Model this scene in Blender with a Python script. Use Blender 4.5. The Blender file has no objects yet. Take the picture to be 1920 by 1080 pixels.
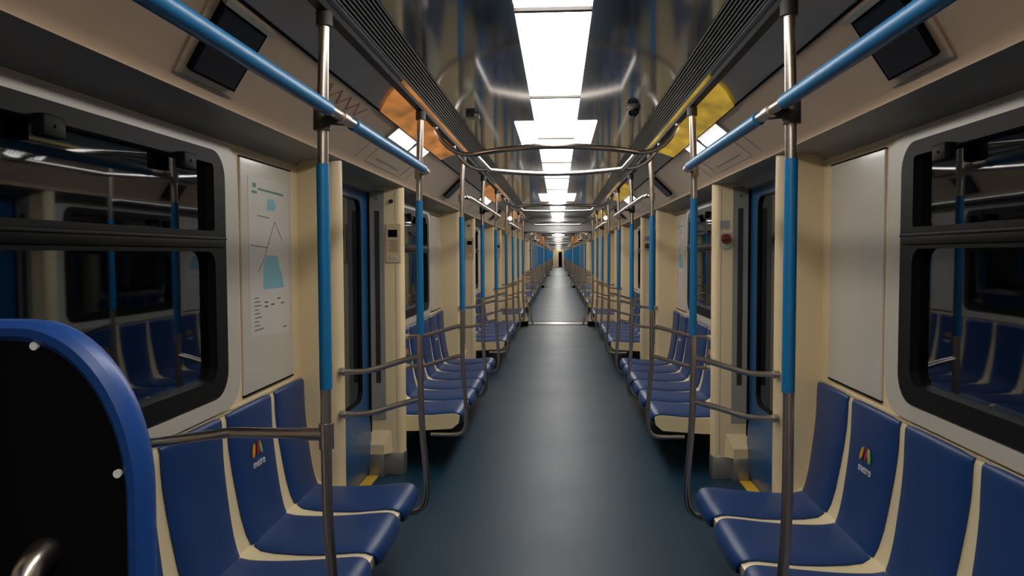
import bpy, bmesh, math, random
from mathutils import Vector, Matrix
random.seed(4)
SC = bpy.context.scene
COL = SC.collection

# ------------------------------------------------------------------ camera, world, exposure
F_PX, CAM_X, CAM_Z, YAW, PITCH, ROLL = 1430.0, 0.0184, 1.66, 0.0612, 0.0443, -0.0037
fw = Vector((-math.sin(YAW)*math.cos(PITCH), math.cos(YAW)*math.cos(PITCH), -math.sin(PITCH)))
r0 = Vector((math.cos(YAW), math.sin(YAW), 0)); u0 = r0.cross(fw)
rr = r0*math.cos(ROLL) + u0*math.sin(ROLL); uu = -r0*math.sin(ROLL) + u0*math.cos(ROLL)
cam_d = bpy.data.cameras.new('camera'); cam = bpy.data.objects.new('camera', cam_d); COL.objects.link(cam)
cam_d.sensor_width = 36; cam_d.lens = F_PX/1920*36; cam_d.clip_start = 0.05; cam_d.clip_end = 300
M = Matrix((rr, uu, -fw)).transposed().to_4x4(); M.translation = Vector((CAM_X, 0, CAM_Z)); cam.matrix_world = M
SC.camera = cam
w = bpy.data.worlds.new('tunnel_dark'); SC.world = w; w.use_nodes = True
w.node_tree.nodes['Background'].inputs[0].default_value = (0.010, 0.013, 0.018, 1)
w.node_tree.nodes['Background'].inputs[1].default_value = 0.3
SC.view_settings.view_transform = 'Standard'; SC.view_settings.look = 'None'
SC.view_settings.exposure = 0.0; SC.view_settings.gamma = 1.0; SC.view_settings.use_curve_mapping = False
LAMP = 10.0          # radiance of the ceiling light panels
ZC = 2.52           # flat ceiling
XW = 1.36           # window wall

# ------------------------------------------------------------------ materials
def mat(name, col, rough=0.5, metal=0.0, spec=0.5, bump=0, bscale=30, var=0, vscale=3, coat=0, emit=None, estr=0, stretch=None):
    m = bpy.data.materials.new(name); m.use_nodes = True; nt = m.node_tree; b = nt.nodes['Principled BSDF']
    b.inputs['Base Color'].default_value = (*col, 1); b.inputs['Roughness'].default_value = rough
    b.inputs['Metallic'].default_value = metal; b.inputs['Specular IOR Level'].default_value = spec
    if coat: b.inputs['Coat Weight'].default_value = coat; b.inputs['Coat Roughness'].default_value = 0.08
    tc = nt.nodes.new('ShaderNodeTexCoord'); mp = nt.nodes.new('ShaderNodeMapping')
    nt.links.new(tc.outputs['Object'], mp.inputs[0])
    if stretch: mp.inputs['Scale'].default_value = stretch
    if var:
        n = nt.nodes.new('ShaderNodeTexNoise'); n.inputs['Scale'].default_value = vscale; n.inputs['Detail'].default_value = 4
        nt.links.new(mp.outputs[0], n.inputs['Vector'])
        cr = nt.nodes.new('ShaderNodeMix'); cr.data_type = 'RGBA'
        cr.inputs[6].default_value = (*[c*(1-var) for c in col], 1); cr.inputs[7].default_value = (*[min(1, c*(1+var)) for c in col], 1)
        nt.links.new(n.outputs[0], cr.inputs[0]); nt.links.new(cr.outputs[2], b.inputs['Base Color'])
    if bump:
        n2 = nt.nodes.new('ShaderNodeTexNoise'); n2.inputs['Scale'].default_value = bscale; n2.inputs['Detail'].default_value = 3
        nt.links.new(mp.outputs[0], n2.inputs['Vector'])
        bp = nt.nodes.new('ShaderNodeBump'); bp.inputs['Strength'].default_value = bump; bp.inputs['Distance'].default_value = 0.01
        nt.links.new(n2.outputs[0], bp.inputs['Height']); nt.links.new(bp.outputs[0], b.inputs['Normal'])
    if emit: b.inputs['Emission Color'].default_value = (*emit, 1); b.inputs['Emission Strength'].default_value = estr
    return m
CREAM = mat('cream_plastic', (0.76, 0.61, 0.37), 0.38, var=0.05, bump=0.05, bscale=8)
CREAMG = mat('cream_gloss_panel', (0.60, 0.43, 0.29), 0.22, spec=0.6, var=0.05, bump=0.12, bscale=5)
SHELL = mat('cream_seat_shell', (0.74, 0.62, 0.38), 0.35, var=0.04)
GREYW = mat('pale_grey_panel', (0.52, 0.48, 0.42), 0.30, var=0.04, bump=0.04, bscale=6, coat=0.3)
GREYS = mat('grey_surround', (0.50, 0.46, 0.40), 0.35, var=0.04)
JAMBG = mat('grey_jamb', (0.30, 0.29, 0.26), 0.4, var=0.05)
COVE = mat('grey_cove', (0.28, 0.27, 0.25), 0.5, var=0.05)
CEIL = mat('mirror_grey_ceiling', (0.24, 0.27, 0.30), 0.10, metal=0.75, spec=0.6, bump=0.03, bscale=2.0, stretch=(1, 0.25, 1))
SLANT = mat('satin_grey_panel', (0.38, 0.39, 0.40), 0.32, metal=0.3, var=0.05)
GRL = mat('grille_slat', (0.30, 0.31, 0.31), 0.35, metal=0.5)
BLACK = mat('black_matte', (0.003, 0.003, 0.004), 0.7, spec=0.06)
RUB = mat('black_rubber_frame', (0.005, 0.0055, 0.006), 0.5, spec=0.15, var=0.1)
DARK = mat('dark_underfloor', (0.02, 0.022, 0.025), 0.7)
STEEL = mat('brushed_steel', (0.54, 0.48, 0.43), 0.28, metal=1.0, bump=0.02, bscale=60)
STEELD = mat('dark_steel', (0.07, 0.062, 0.058), 0.42, metal=0.6)
BARM = mat('dark_bar_paint', (0.022, 0.022, 0.024), 0.55, spec=0.3)
KICK = mat('steel_kick_plate', (0.34, 0.33, 0.31), 0.35, metal=0.7, bump=0.03, bscale=40)
SLEEVE = mat('blue_grip_sleeve', (0.003, 0.15, 0.36), 0.36, var=0.05)
PAD = mat('blue_seat_vinyl', (0.004, 0.036, 0.150), 0.38, spec=0.42, var=0.12, vscale=5, bump=0.15, bscale=350)
RIM = mat('blue_moulded_rim', (0.008, 0.055, 0.25), 0.38, var=0.05)
DOORB = mat('blue_door_paint', (0.006, 0.075, 0.20), 0.28, var=0.08)
YEL = mat('yellow_sill', (0.60, 0.38, 0.03), 0.5, var=0.1)
WHITE = mat('white_print', (0.75, 0.75, 0.75), 0.5)
PAPER = mat('white_poster_paper', (0.58, 0.55, 0.52), 0.35, coat=0.4)
INKB = mat('pale_blue_ink', (0.18, 0.42, 0.50), 0.5)
INKG = mat('green_ink', (0.05, 0.22, 0.12), 0.5)
INKD = mat('dark_ink', (0.06, 0.06, 0.06), 0.5)
ORANGE = mat('orange_print', (0.75, 0.30, 0.01), 0.5)
RED = mat('red_print', (0.45, 0.01, 0.03), 0.5)
GREEN = mat('green_print', (0.22, 0.50, 0.12), 0.5)
REDK = mat('red_brown_knob', (0.22, 0.05, 0.03), 0.35)
REDT = mat('dark_red_print_and_reflection', (0.30, 0.12, 0.08), 0.5)
SCREEN = mat('dark_screen_glass', (0.010, 0.010, 0.018), 0.35, spec=0.2)
DOME = mat('black_dome', (0.006, 0.006, 0.008), 0.08, spec=0.6)
LIGHT = mat('light_diffuser', (0.9, 0.9, 0.9), 0.5, emit=(1.0, 0.965, 0.90), estr=LAMP)
LCD = mat('lit_display', (0.9, 0.9, 0.9), 0.5, emit=(1.0, 0.93, 0.80), estr=3.0)
AMB_L = mat('orange_lamp_cover', (0.6, 0.3, 0.1), 0.4, emit=(1.0, 0.36, 0.07), estr=0.40)
AMB_R = mat('yellow_lamp_cover', (0.6, 0.45, 0.1), 0.4, emit=(1.0, 0.62, 0.04), estr=0.36)
def lamp_vary(m, base):
    nt = m.node_tree; b = nt.nodes['Principled BSDF']; tc = nt.nodes.new('ShaderNodeTexCoord')
    mp = nt.nodes.new('ShaderNodeMapping'); mp.inputs['Scale'].default_value = (5, 2.2, 5); nt.links.new(tc.outputs['Object'], mp.inputs[0])
    n = nt.nodes.new('ShaderNodeTexNoise'); n.inputs['Scale'].default_value = 1.6; n.inputs['Detail'].default_value = 3; nt.links.new(mp.outputs[0], n.inputs['Vector'])
    r = nt.nodes.new('ShaderNodeMapRange'); r.inputs[1].default_value = 0.3; r.inputs[2].default_value = 0.7; r.inputs[3].default_value = base*0.35; r.inputs[4].default_value = base*1.5
    nt.links.new(n.outputs[0], r.inputs[0]); nt.links.new(r.outputs[0], b.inputs['Emission Strength'])
lamp_vary(AMB_L, 0.36); lamp_vary(AMB_R, 0.32)
BELLOW = mat('grey_bellows', (0.20, 0.18, 0.16), 0.6, var=0.1)
LAMPREFL = mat('orange_lamp_reflection', (0.70, 0.25, 0.03), 0.5)  # orange of a lamp reflection, put into the colour

def glass_mat():
    m = bpy.data.materials.new('dark_window_glass'); m.use_nodes = True; nt = m.node_tree
    for n in list(nt.nodes): nt.nodes.remove(n)
    o = nt.nodes.new('ShaderNodeOutputMaterial'); mix = nt.nodes.new('ShaderNodeMixShader')
    t = nt.nodes.new('ShaderNodeBsdfTransparent'); t.inputs[0].default_value = (0.35, 0.38, 0.40, 1)
    g = nt.nodes.new('ShaderNodeBsdfGlossy'); g.inputs['Roughness'].default_value = 0.03; g.inputs[0].default_value = (0.80, 0.88, 1, 1)
    f = nt.nodes.new('ShaderNodeFresnel'); f.inputs[0].default_value = 2.3
    nt.links.new(f.outputs[0], mix.inputs[0]); nt.links.new(t.outputs[0], mix.inputs[1]); nt.links.new(g.outputs[0], mix.inputs[2])
    nt.links.new(mix.outputs[0], o.inputs[0]); return m
GLASS = glass_mat()

def floor_mat():
    m = mat('blue_grey_linoleum', (0.010, 0.026, 0.045), 0.41, spec=0.27)
    nt = m.node_tree; b = nt.nodes['Principled BSDF']
    tc = nt.nodes.new('ShaderNodeTexCoord')
    n = nt.nodes.new('ShaderNodeTexNoise'); n.inputs['Scale'].default_value = 140; n.inputs['Detail'].default_value = 2
    n3 = nt.nodes.new('ShaderNodeTexNoise'); n3.inputs['Scale'].default_value = 1.3; n3.inputs['Detail'].default_value = 5
    nt.links.new(tc.outputs['Object'], n.inputs['Vector']); nt.links.new(tc.outputs['Object'], n3.inputs['Vector'])
    a = nt.nodes.new('ShaderNodeMath'); a.operation = 'ADD'; nt.links.new(n.outputs[0], a.inputs[0]); nt.links.new(n3.outputs[0], a.inputs[1])
    cr = nt.nodes.new('ShaderNodeValToRGB'); cr.color_ramp.elements[0].position = 0.6; cr.color_ramp.elements[1].position = 1.4
    cr.color_ramp.elements[0].color = (0.004, 0.020, 0.040, 1); cr.color_ramp.elements[1].color = (0.007, 0.031, 0.058, 1)
    nt.links.new(a.outputs[0], cr.inputs[0]); nt.links.new(cr.outputs[0], b.inputs['Base Color'])
    mr = nt.nodes.new('ShaderNodeMapRange'); mr.inputs[3].default_value = 0.38; mr.inputs[4].default_value = 0.50
    nt.links.new(n3.outputs[0], mr.inputs[0]); nt.links.new(mr.outputs[0], b.inputs['Roughness'])
    return m
FLOOR = floor_mat()

# ------------------------------------------------------------------ mesh helpers
def nb(): return bmesh.new()
def box(bm, x0, x1, y0, y1, z0, z1, bev=0.0, seg=2):
    x0, x1 = min(x0, x1), max(x0, x1)
    g = bmesh.ops.create_cube(bm, size=1.0)
    for v in g['verts']:
        v.co = Vector(((x0+x1)/2+v.co.x*(x1-x0), (y0+y1)/2+v.co.y*(y1-y0), (z0+z1)/2+v.co.z*(z1-z0)))
    if bev > 0:
        es = {e for v in g['verts'] for e in v.link_edges}
        bmesh.ops.bevel(bm, geom=list(es), offset=bev, segments=seg, profile=0.5, affect='EDGES')
    return bm
def smooth_path(pts, n=6):
    pts = [Vector(p) for p in pts]
    if len(pts) < 3: return pts
    out = []
    for i in range(len(pts)-1):
        p0 = pts[i-1] if i else pts[0]*2-pts[1]
        p1, p2 = pts[i], pts[i+1]
        p3 = pts[i+2] if i+2 < len(pts) else pts[-1]*2-pts[-2]
        for k in range(n):
            t = k/n
            out.append(0.5*((2*p1)+(-p0+p2)*t+(2*p0-5*p1+4*p2-p3)*t*t+(-p0+3*p1-3*p2+p3)*t**3))
    out.append(pts[-1]); return out
def tube(bm, pts, r, seg=12, smooth=True, closed=False, n=6):
    pts = smooth_path(pts, n) if smooth and not closed else [Vector(p) for p in pts]
    N = len(pts); rings = []; prev = None
    for i, p in enumerate(pts):
        if closed: d = (pts[(i+1) % N]-pts[i-1])
        else: d = (pts[min(i+1, N-1)]-pts[max(i-1, 0)])
        d.normalize()
        if prev is None:
            a = Vector((0, 0, 1)) if abs(d.z) < 0.9 else Vector((0, 1, 0))
            nx = d.cross(a).normalized()
        else:
            nx = (prev-d*prev.dot(d)).normalized()
        prev = nx; ny = d.cross(nx)
        rings.append([bm.verts.new(p+(nx*math.cos(2*math.pi*k/seg)+ny*math.sin(2*math.pi*k/seg))*r) for k in range(seg)])
    for i in range(N if closed else N-1):
        a, b = rings[i], rings[(i+1) % N]
        for k in range(seg): bm.faces.new((a[k], a[(k+1) % seg], b[(k+1) % seg], b[k]))
    if not closed:
        bm.faces.new(rings[0][::-1]); bm.faces.new(rings[-1])
    return bm
def cyl(bm, p0, p1, r, seg=16): return tube(bm, [p0, p1], r, seg, smooth=False)
def prism(bm, prof, y0, y1):
    """closed (x,z) outline pushed along y"""
    a = [bm.verts.new((x, y0, z)) for x, z in prof]; b = [bm.verts.new((x, y1, z)) for x, z in prof]
    n = len(prof)
    for i in range(n): bm.faces.new((a[i], a[(i+1) % n], b[(i+1) % n], b[i]))
    fa = bm.faces.new(a[::-1]); fb = bm.faces.new(b)
    fa.normal_update(); fb.normal_update()
    bmesh.ops.triangulate(bm, faces=[fa, fb]); return bm
def strip(bm, line, th, y0, y1, s):
    """a thin bent sheet following the (x,z) line, thickness th outward/up"""
    off = []
    n = len(line)
    for i in range(n):
        a = Vector(line[max(i-1, 0)]); b = Vector(line[min(i+1, n-1)]); d = (b-a).normalized()
        nrm = Vector((-d.y, d.x)); off.append((line[i][0]+nrm.x*th, line[i][1]+nrm.y*th))
    return prism(bm, [(s*x, z) for x, z in line]+[(s*x, z) for x, z in off[::-1]], y0, y1)
def rrect(y0, y1, z0, z1, r, n=6):
    out = []
    for cy, cz, a0 in ((y1-r, z1-r, 0), (y0+r, z1-r, 90), (y0+r, z0+r, 180), (y1-r, z0+r, 270)):
        for k in range(n+1):
            a = math.radians(a0+90*k/n); out.append((cy+r*math.cos(a), cz+r*math.sin(a)))
    return out
def plate(bm, outer, holes, x0, x1):
    """sheet in the y-z plane with holes, between x0 and x1"""
    edges = []
    for loop in [outer]+holes:
        vs = [bm.verts.new((x0, y, z)) for y, z in loop]
        edges += [bm.edges.new((vs[i], vs[(i+1) % len(vs)])) for i in range(len(vs))]
    g = bmesh.ops.triangle_fill(bm, edges=edges, use_beauty=True, use_dissolve=False)
    fs = [f for f in g['geom'] if isinstance(f, bmesh.types.BMFace)]
    e = bmesh.ops.extrude_face_region(bm, geom=fs)
    for v in e['geom']:
        if isinstance(v, bmesh.types.BMVert): v.co.x = x1
    return bm
CACHE = {}
def link_mesh(name, key, build, m, shift=(0, 0, 0), smooth=True):
    k = (name, key)
    me = CACHE.get(k)
    if me is None:
        bm = nb(); build(bm)
        bmesh.ops.recalc_face_normals(bm, faces=bm.faces[:])
        for v in bm.verts: v.co -= Vector(shift)
        me = bpy.data.meshes.new(name); bm.to_mesh(me); bm.free()
        me.materials.append(m)
        if smooth:
            me.shade_smooth()
            try: me.set_sharp_from_angle(angle=math.radians(35))
            except Exception: pass
        CACHE[k] = me
    o = bpy.data.objects.new(name, me); COL.objects.link(o); return o
class Thing:
    """an Empty at the base of the thing; parts are built in (x absolute, y relative to Y0, z absolute)"""
    def __init__(s, name, label, cat, loc, group=None):
        s.o = bpy.data.objects.new(name, None); COL.objects.link(s.o); s.o.empty_display_size = 0.1
        s.o.location = loc; s.loc = loc; s.o['label'] = label; s.o['category'] = cat
        if group: s.o['group'] = group
    def part(s, name, key, build, m, parent=None, label=None, smooth=True):
        o = link_mesh(name, key, build, m, (s.loc[0], 0, s.loc[2]), smooth)
        o.parent = parent if parent else s.o
        if label: o['label'] = label
        return o
def single(name, key, build, m, loc, label, cat, group=None, smooth=True):
    o = link_mesh(name, key, build, m, (loc[0], 0, loc[2]), smooth); o.location = loc
    o['label'] = label; o['category'] = cat
    if group: o['group'] = group
    return o
def struct(name, key, build, m, y=0.0, parent=None, smooth=True):
    o = link_mesh(name.split('.')[0], key, build, m, (0, 0, 0), smooth)
    if parent: o.parent = parent
    else: o['kind'] = 'structure'; o.location = (0, y, 0)
    return o
def text_mesh(txt, size):
    c = bpy.data.curves.new('lettering', 'FONT'); c.body = txt; c.size = size; c.extrude = 0.0006; c.align_x = 'CENTER'
    c.resolution_u = 3
    t = bpy.data.objects.new('lettering', c); COL.objects.link(t)
    dg = bpy.context.evaluated_depsgraph_get(); dg.update()
    me = bpy.data.meshes.new_from_object(t.evaluated_get(dg))
    bpy.data.objects.remove(t); me.name = 'lettering'; return me
METRO = text_mesh('metro', 0.052)

SIDE = {-1: 'left', 1: 'right'}
ORD = ['first', 'second', 'third', 'fourth', 'fifth']
CS = ['first carriage', 'second carriage', 'third carriage', 'fourth carriage', 'fifth carriage']
CARN = ['nearest carriage', 'second carriage', 'third carriage', 'fourth carriage', 'fifth carriage']

# ------------------------------------------------------------------ seats
BACK = [(1.350, 0.985), (1.345, 1.004), (1.336, 1.003), (1.330, 0.985), (1.328, 0.93), (1.325, 0.86), (1.316, 0.77), (1.302, 0.67), (1.286, 0.57), (1.268, 0.495), (1.252, 0.456)]
CUSH = [(1.250, 0.454), (1.215, 0.443), (1.15, 0.437), (1.05, 0.436), (0.95, 0.440), (0.87, 0.448), (0.80, 0.454), (0.765, 0.452), (0.737, 0.438), (0.722, 0.408), (0.727, 0.376), (0.748, 0.352)]
def dens(prof, n=3):
    return [(p.x, p.y) for p in [Vector((q.x, q.y)) for q in smooth_path([(x, z, 0) for x, z in prof], n)]]
def pad(bm, prof, wfun, s, yc, crown=0.010, th=0.030):
    P = dens(prof); n = len(P); U = [-1, -0.97, -0.9, -0.7, -0.4, 0, 0.4, 0.7, 0.9, 0.97, 1]
    top, bot = [], []
    for i, (x, z) in enumerate(P):
        a = Vector(P[max(i-1, 0)]); b = Vector(P[min(i+1, n-1)]); d = (b-a).normalized(); nr = Vector((-d.y, d.x))
        # normal must point into the car / up
        if nr.x > 0 and abs(nr.x) > abs(nr.y): nr = -nr
        if abs(nr.y) >= abs(nr.x) and nr.y < 0 and i < n-6: nr = -nr
        t = i/(n-1); wd = wfun(t)
        ra, rb = [], []
        for u in U:
            c = crown*(1-u**6)-0.004
            ra.append(bm.verts.new((s*(x+nr.x*c), yc+u*wd, z+nr.y*c)))
            rb.append(bm.verts.new((s*min(1.355, x-nr.x*th*0.55), yc+u*wd, z-nr.y*th*0.55)))
        top.append(ra); bot.append(rb)
    for i in range(n-1):
        for k in range(len(U)-1):
            bm.faces.new((top[i][k], top[i][k+1], top[i+1][k+1], top[i+1][k]))
            bm.faces.new((bot[i][k], bot[i+1][k], bot[i+1][k+1], bot[i][k+1]))
        bm.faces.new((top[i][0], top[i+1][0], bot[i+1][0], bot[i][0]))
        m_ = len(U)-1
        bm.faces.new((top[i][m_], bot[i][m_], bot[i+1][m_], top[i+1][m_]))
    for i in (0, n-1):
        for k in range(len(U)-1): bm.faces.new((top[i][k], bot[i][k], bot[i][k+1], top[i][k+1]))
def wback(h):   # widest at shoulder, narrow at the crease
    def f(t):
        e = 0.012*(1-min(1, t/0.1))**2
        return h-e-0.006*t-0.030*max(0, t-0.45)/0.55
    return f
def wcush(h):
    def f(t):
        return h-0.036*max(0, 1-t/0.35)-0.085*max(0, (t-0.60)/0.40)**2.0
    return f
def shell_prof(s):
    up = [(x+0.013, z-0.002) for x, z in BACK[1:]]
    lo = [(x+0.004, z-0.013) for x, z in CUSH[1:-3]]
    p = [(1.358, 1.012), (1.345, 1.014)]+up[1:]+lo+[(0.742, 0.405), (0.750, 0.365), (0.80, 0.325), (1.10, 0.305), (1.355, 0.30)]
    return [(s*x, z) for x, z in p]
def emblem(bm, s, which, yc):
    # three slanted petals, 60 mm tall, lying on the backrest at z 0.80
    d = {'y': (-0.044, -22, -0.004), 'r': (0.004, -18, 0.0), 'g': (0.029, 18, -0.002)}[which]
    x = 1.3075; cz = 0.812
    oy, ang, up = d; a = math.radians(ang); n = 14; fr, bk = [], []
    mir = -s      # so that the emblem reads the same way round from inside on both sides
    for k in range(n):
        t = 2*math.pi*k/n; ly, lz = 0.010*math.cos(t), 0.031*math.sin(t)
        y = ly*math.cos(a)-lz*math.sin(a); z = ly*math.sin(a)+lz*math.cos(a)
        Y = yc+mir*(oy+y); Z = cz+up+z
        xs = x+0.08*(Z-0.80)
        fr.append(bm.verts.new((s*(xs-0.0035), Y, Z))); bk.append(bm.verts.new((s*(xs+0.002), Y, Z)))
    bm.faces.new(fr); bm.faces.new(bk[::-1])
    for k in range(n): bm.faces.new((fr[k], fr[(k+1) % n], bk[(k+1) % n], bk[k]))
PITCHY = 0.527; ENDW = 0.45
def bench(k, s, ya, yb, n, label, far_first=True, emblems=()):
    """seats run from the far end yb towards the camera"""
    loc = (s*1.05, ya, 0.30)
    t = Thing('bench_seat', label, 'seat', loc, 'rows of blue moulded seats along the carriage walls')
    L = yb-ya
    t.part('seat_shell', ('sh', s, round(L, 3), n), lambda bm: prism(bm, shell_prof(s), 0.004, L-0.004), SHELL, label='cream moulded seat shell')
    cuts = [L]+[L-ENDW-PITCHY*i for i in range(n-1)]+[0]
    for i in range(n):
        c1, c0 = cuts[i], cuts[i+1]
        g1 = 0.016 if i == 0 else 0.028; g0 = 0.016 if i == n-1 else 0.028
        yc = (c0+g0+c1-g1)/2; h = (c1-g1-c0-g0)/2
        key = (s, round(yc, 3), round(h, 3))
        b = t.part('backrest', key, lambda bm: pad(bm, BACK, wback(h), s, yc), PAD)
        t.part('seat_cushion', key, lambda bm: pad(bm, CUSH, wcush(h), s, yc, crown=0.014), PAD)
        if i in emblems and k < 2:
            for q, mm, nm in (('y', ORANGE, 'yellow_petal'), ('r', RED, 'red_petal'), ('g', GREEN, 'green_petal')):
                t.part(nm, (key, q), lambda bm: emblem(bm, s, q, yc), mm, parent=b)
            o = bpy.data.objects.new('lettering', METRO)
            if not METRO.materials: METRO.materials.append(WHITE)
            COL.objects.link(o); o.parent = b
            # text lies in the plane of the backrest, x of the text along -s*y
            ex = Vector((0, -s, 0)); ez = Vector((s*0.08, 0, 1)).normalized(); ny = ex.cross(ez)
            R = Matrix((ex, ez, ny)).transposed().to_4x4()
            R.translation = Vector((s*1.300-loc[0], yc, 0.733-loc[2]))
            o.matrix_local = R
    return t

# ------------------------------------------------------------------ grab poles and rails
def pole_path(s): return [(s*0.700, 0, 2.406), (s*0.708, 0, 2.15), (s*0.712, 0, 1.8), (s*0.713, 0, 1.3), (s*0.713, 0, 0.92), (s*0.705, 0, 0.72), (s*0.689, 0, 0.52), (s*0.683, 0, 0.41), (s*0.694, 0, 0.335), (s*0.730, 0, 0.293), (s*0.80, 0, 0.282), (s*0.96, 0, 0.282)]
def rail_path(s, z, e): return [(s*0.715, 0, z), (s*0.80, 0, z-0.022), (s*0.93, 0, z-0.062), (s*0.99, 0, z-0.078), (s*1.05, 0, z-0.084), (s*1.138, 0, z-0.085)]
def grab_pole(k, s, y, kind, label, wy=0.0):
    t = Thing('grab_pole', label, 'pole', (s*0.712, y, 0.28), 'steel grab poles with blue sleeves')
    t.part('pole', s, lambda bm: tube(bm, pole_path(s), 0.0172, 12), STEEL)
    t.part('grip_sleeve', s, lambda bm: cyl(bm, (s*0.7115, 0, 1.239), (s*0.7125, 0, 1.942), 0.0195, 14), SLEEVE, label='bright blue grip sleeve')
    t.part('ceiling_collar', s, lambda bm: cyl(bm, (s*0.700, 0, 2.362), (s*0.700, 0, 2.405), 0.026, 14), STEELD, label='dark collar at the ceiling')
    if kind == 'end' and k < 3:
        for z in (1.122, 0.894):
            r = t.part('guard_rail', (s, z), lambda bm: tube(bm, rail_path(s, z, 0), 0.0150, 12), STEEL)
            t.part('wall_flange', (s, z), lambda bm: cyl(bm, (s*1.122, 0, z-0.085), (s*1.146, 0, z-0.085), 0.023, 14), STEEL, parent=r)
    if kind == 'mid' and k < 3:
        def clamp(bm):
            cyl(bm, (s*0.712, 0, 2.045), (s*0.711, 0, 2.125), 0.027, 16)
            tube(bm, [(s*0.712, 0, 2.082), (s*0.69, 0.012, 2.086), (s*0.66, 0.04, 2.088)], 0.023, 12)
        t.part('rail_clamp', s, clamp, STEELD, label='dark clamp that holds the overhead rail')
    return t
def handrail(k, s, ya, yb, blue, label):
    x, z = 0.660, 2.090; L = yb-ya; my = L/2
    t = Thing('overhead_handrail', label, 'handrail', (s*x, ya, z), 'overhead handrails above the seats')
    P = [(s*0.705, 0.0, z-0.005), (s*0.683, 0.035, z), (s*x, 0.12, z), (s*x, L/3, z+0.002), (s*x, 2*L/3, z+0.002), (s*x, L-0.12, z), (s*0.683, L-0.035, z), (s*0.705, L, z-0.005)]
    r = t.part('rail', (s, round(L, 3)), lambda bm: tube(bm, P, 0.0165, 14, n=8), STEEL)
    if blue:
        cj = 2.34+0.04-ya
        for a, b in ((0.14, cj-0.15), (cj+0.13, L-0.16)):
            t.part('grip_sleeve', (s, round(a, 3)), lambda bm: cyl(bm, (s*x, a, z+0.001), (s*x, b, z+0.001), 0.0215, 16), SLEEVE, label='bright blue grip sleeve')
        t.part('joint', s, lambda bm: cyl(bm, (s*x, cj-0.03, z), (s*x, cj+0.03, z), 0.0225, 16), STEEL)
    for yy in (0.0, L):
        t.part('end_collar', (s, round(yy, 3)), lambda bm: cyl(bm, (s*0.711, yy, z-0.035), (s*0.711, yy, z+0.02), 0.0235, 16), STEEL)
def ring(k, yc, label):
    """handrail loop under the vestibule ceiling, hung from the ceiling edges by curved arms"""
    z = 2.240
    t = Thing('ceiling_handrail', label, 'handrail', (0, yc, z), 'looped ceiling handrails above the door areas')
    def arc(sg):
        pts = []
        for i in range(13):
            u = -1+i/6; pts.append((0.468*u, sg*(0.41+0.31*(1-u*u)*0.98), z))
        return pts
    for sg, nm in ((-1, 'near_bar'), (1, 'far_bar')):
        t.part(nm, 0, lambda bm: tube(bm, arc(sg), 0.0165, 12, n=2), STEEL)
    for s in (-1, 1):
        t.part('side_bar', s, lambda bm: cyl(bm, (s*0.468, -0.41, z), (s*0.456, 0.41, z), 0.0145, 12), STEEL)
        for sg in (-1, 1):
            t.part('hanger', (s, sg), lambda bm: tube(bm, [(s*0.462, sg*0.41, z), (s*0.53, sg*0.405, z+0.003), (s*0.60, sg*0.40, z+0.03), (s*0.66, sg*0.395, z+0.085), (s*0.694, sg*0.39, z+0.14), (s*0.700, sg*0.39, z+0.165)], 0.0140, 12), STEEL)

# ------------------------------------------------------------------ setting pieces
WIN_N = [0]; DOOR_N = [0]
def window(s, y0, y1, detail=True):
    WIN_N[0] += 1
    e = bpy.data.objects.new('window_%d' % WIN_N[0], None); COL.objects.link(e); e['kind'] = 'structure'; e.location = (0, y0, 0)
    L = y1-y0; z0, z1 = 1.09, 2.075; key = (s, round(L, 2))
    out = rrect(0, L, z0, z1, 0.11, 8)
    lo = rrect(0.10, L-0.10, z0+0.075, 1.675, 0.06); up = rrect(0.10, L-0.10, 1.755, z1-0.055, 0.02)
    struct('window_frame', key, lambda bm: plate(bm, out, [lo, up], s*(XW-0.022), s*(XW+0.05)), RUB, parent=e, smooth=False)
    def bars(bm):
        box(bm, s*(XW-0.030), s*(XW-0.02), 0.03, L-0.03, 1.690, 1.735, 0.006)
        tube(bm, [(s*(XW-0.031), 0.02, 1.725), (s*(XW-0.031), L-0.02, 1.725)], 0.004, 8, smooth=False)
    struct('transom', key, bars, RUB, parent=e)
    for nm, lp in (('lower_pane', lo), ('upper_pane', up)):
        struct(nm, key, lambda bm: plate(bm, lp, [], s*(XW+0.012), s*(XW+0.020)), GLASS, parent=e, smooth=False)
    for f in (L-1.10, L-0.36):
        def latch(bm):
            box(bm, s*(XW-0.060), s*(XW-0.02), f-0.045, f+0.045, z1-0.105, z1-0.045, 0.008)
            cyl(bm, (s*(XW-0.064), f, z1-0.075), (s*(XW-0.058), f, z1-0.075), 0.006, 10)
        struct('latch', (key, f), latch, RUB, parent=e)
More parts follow.
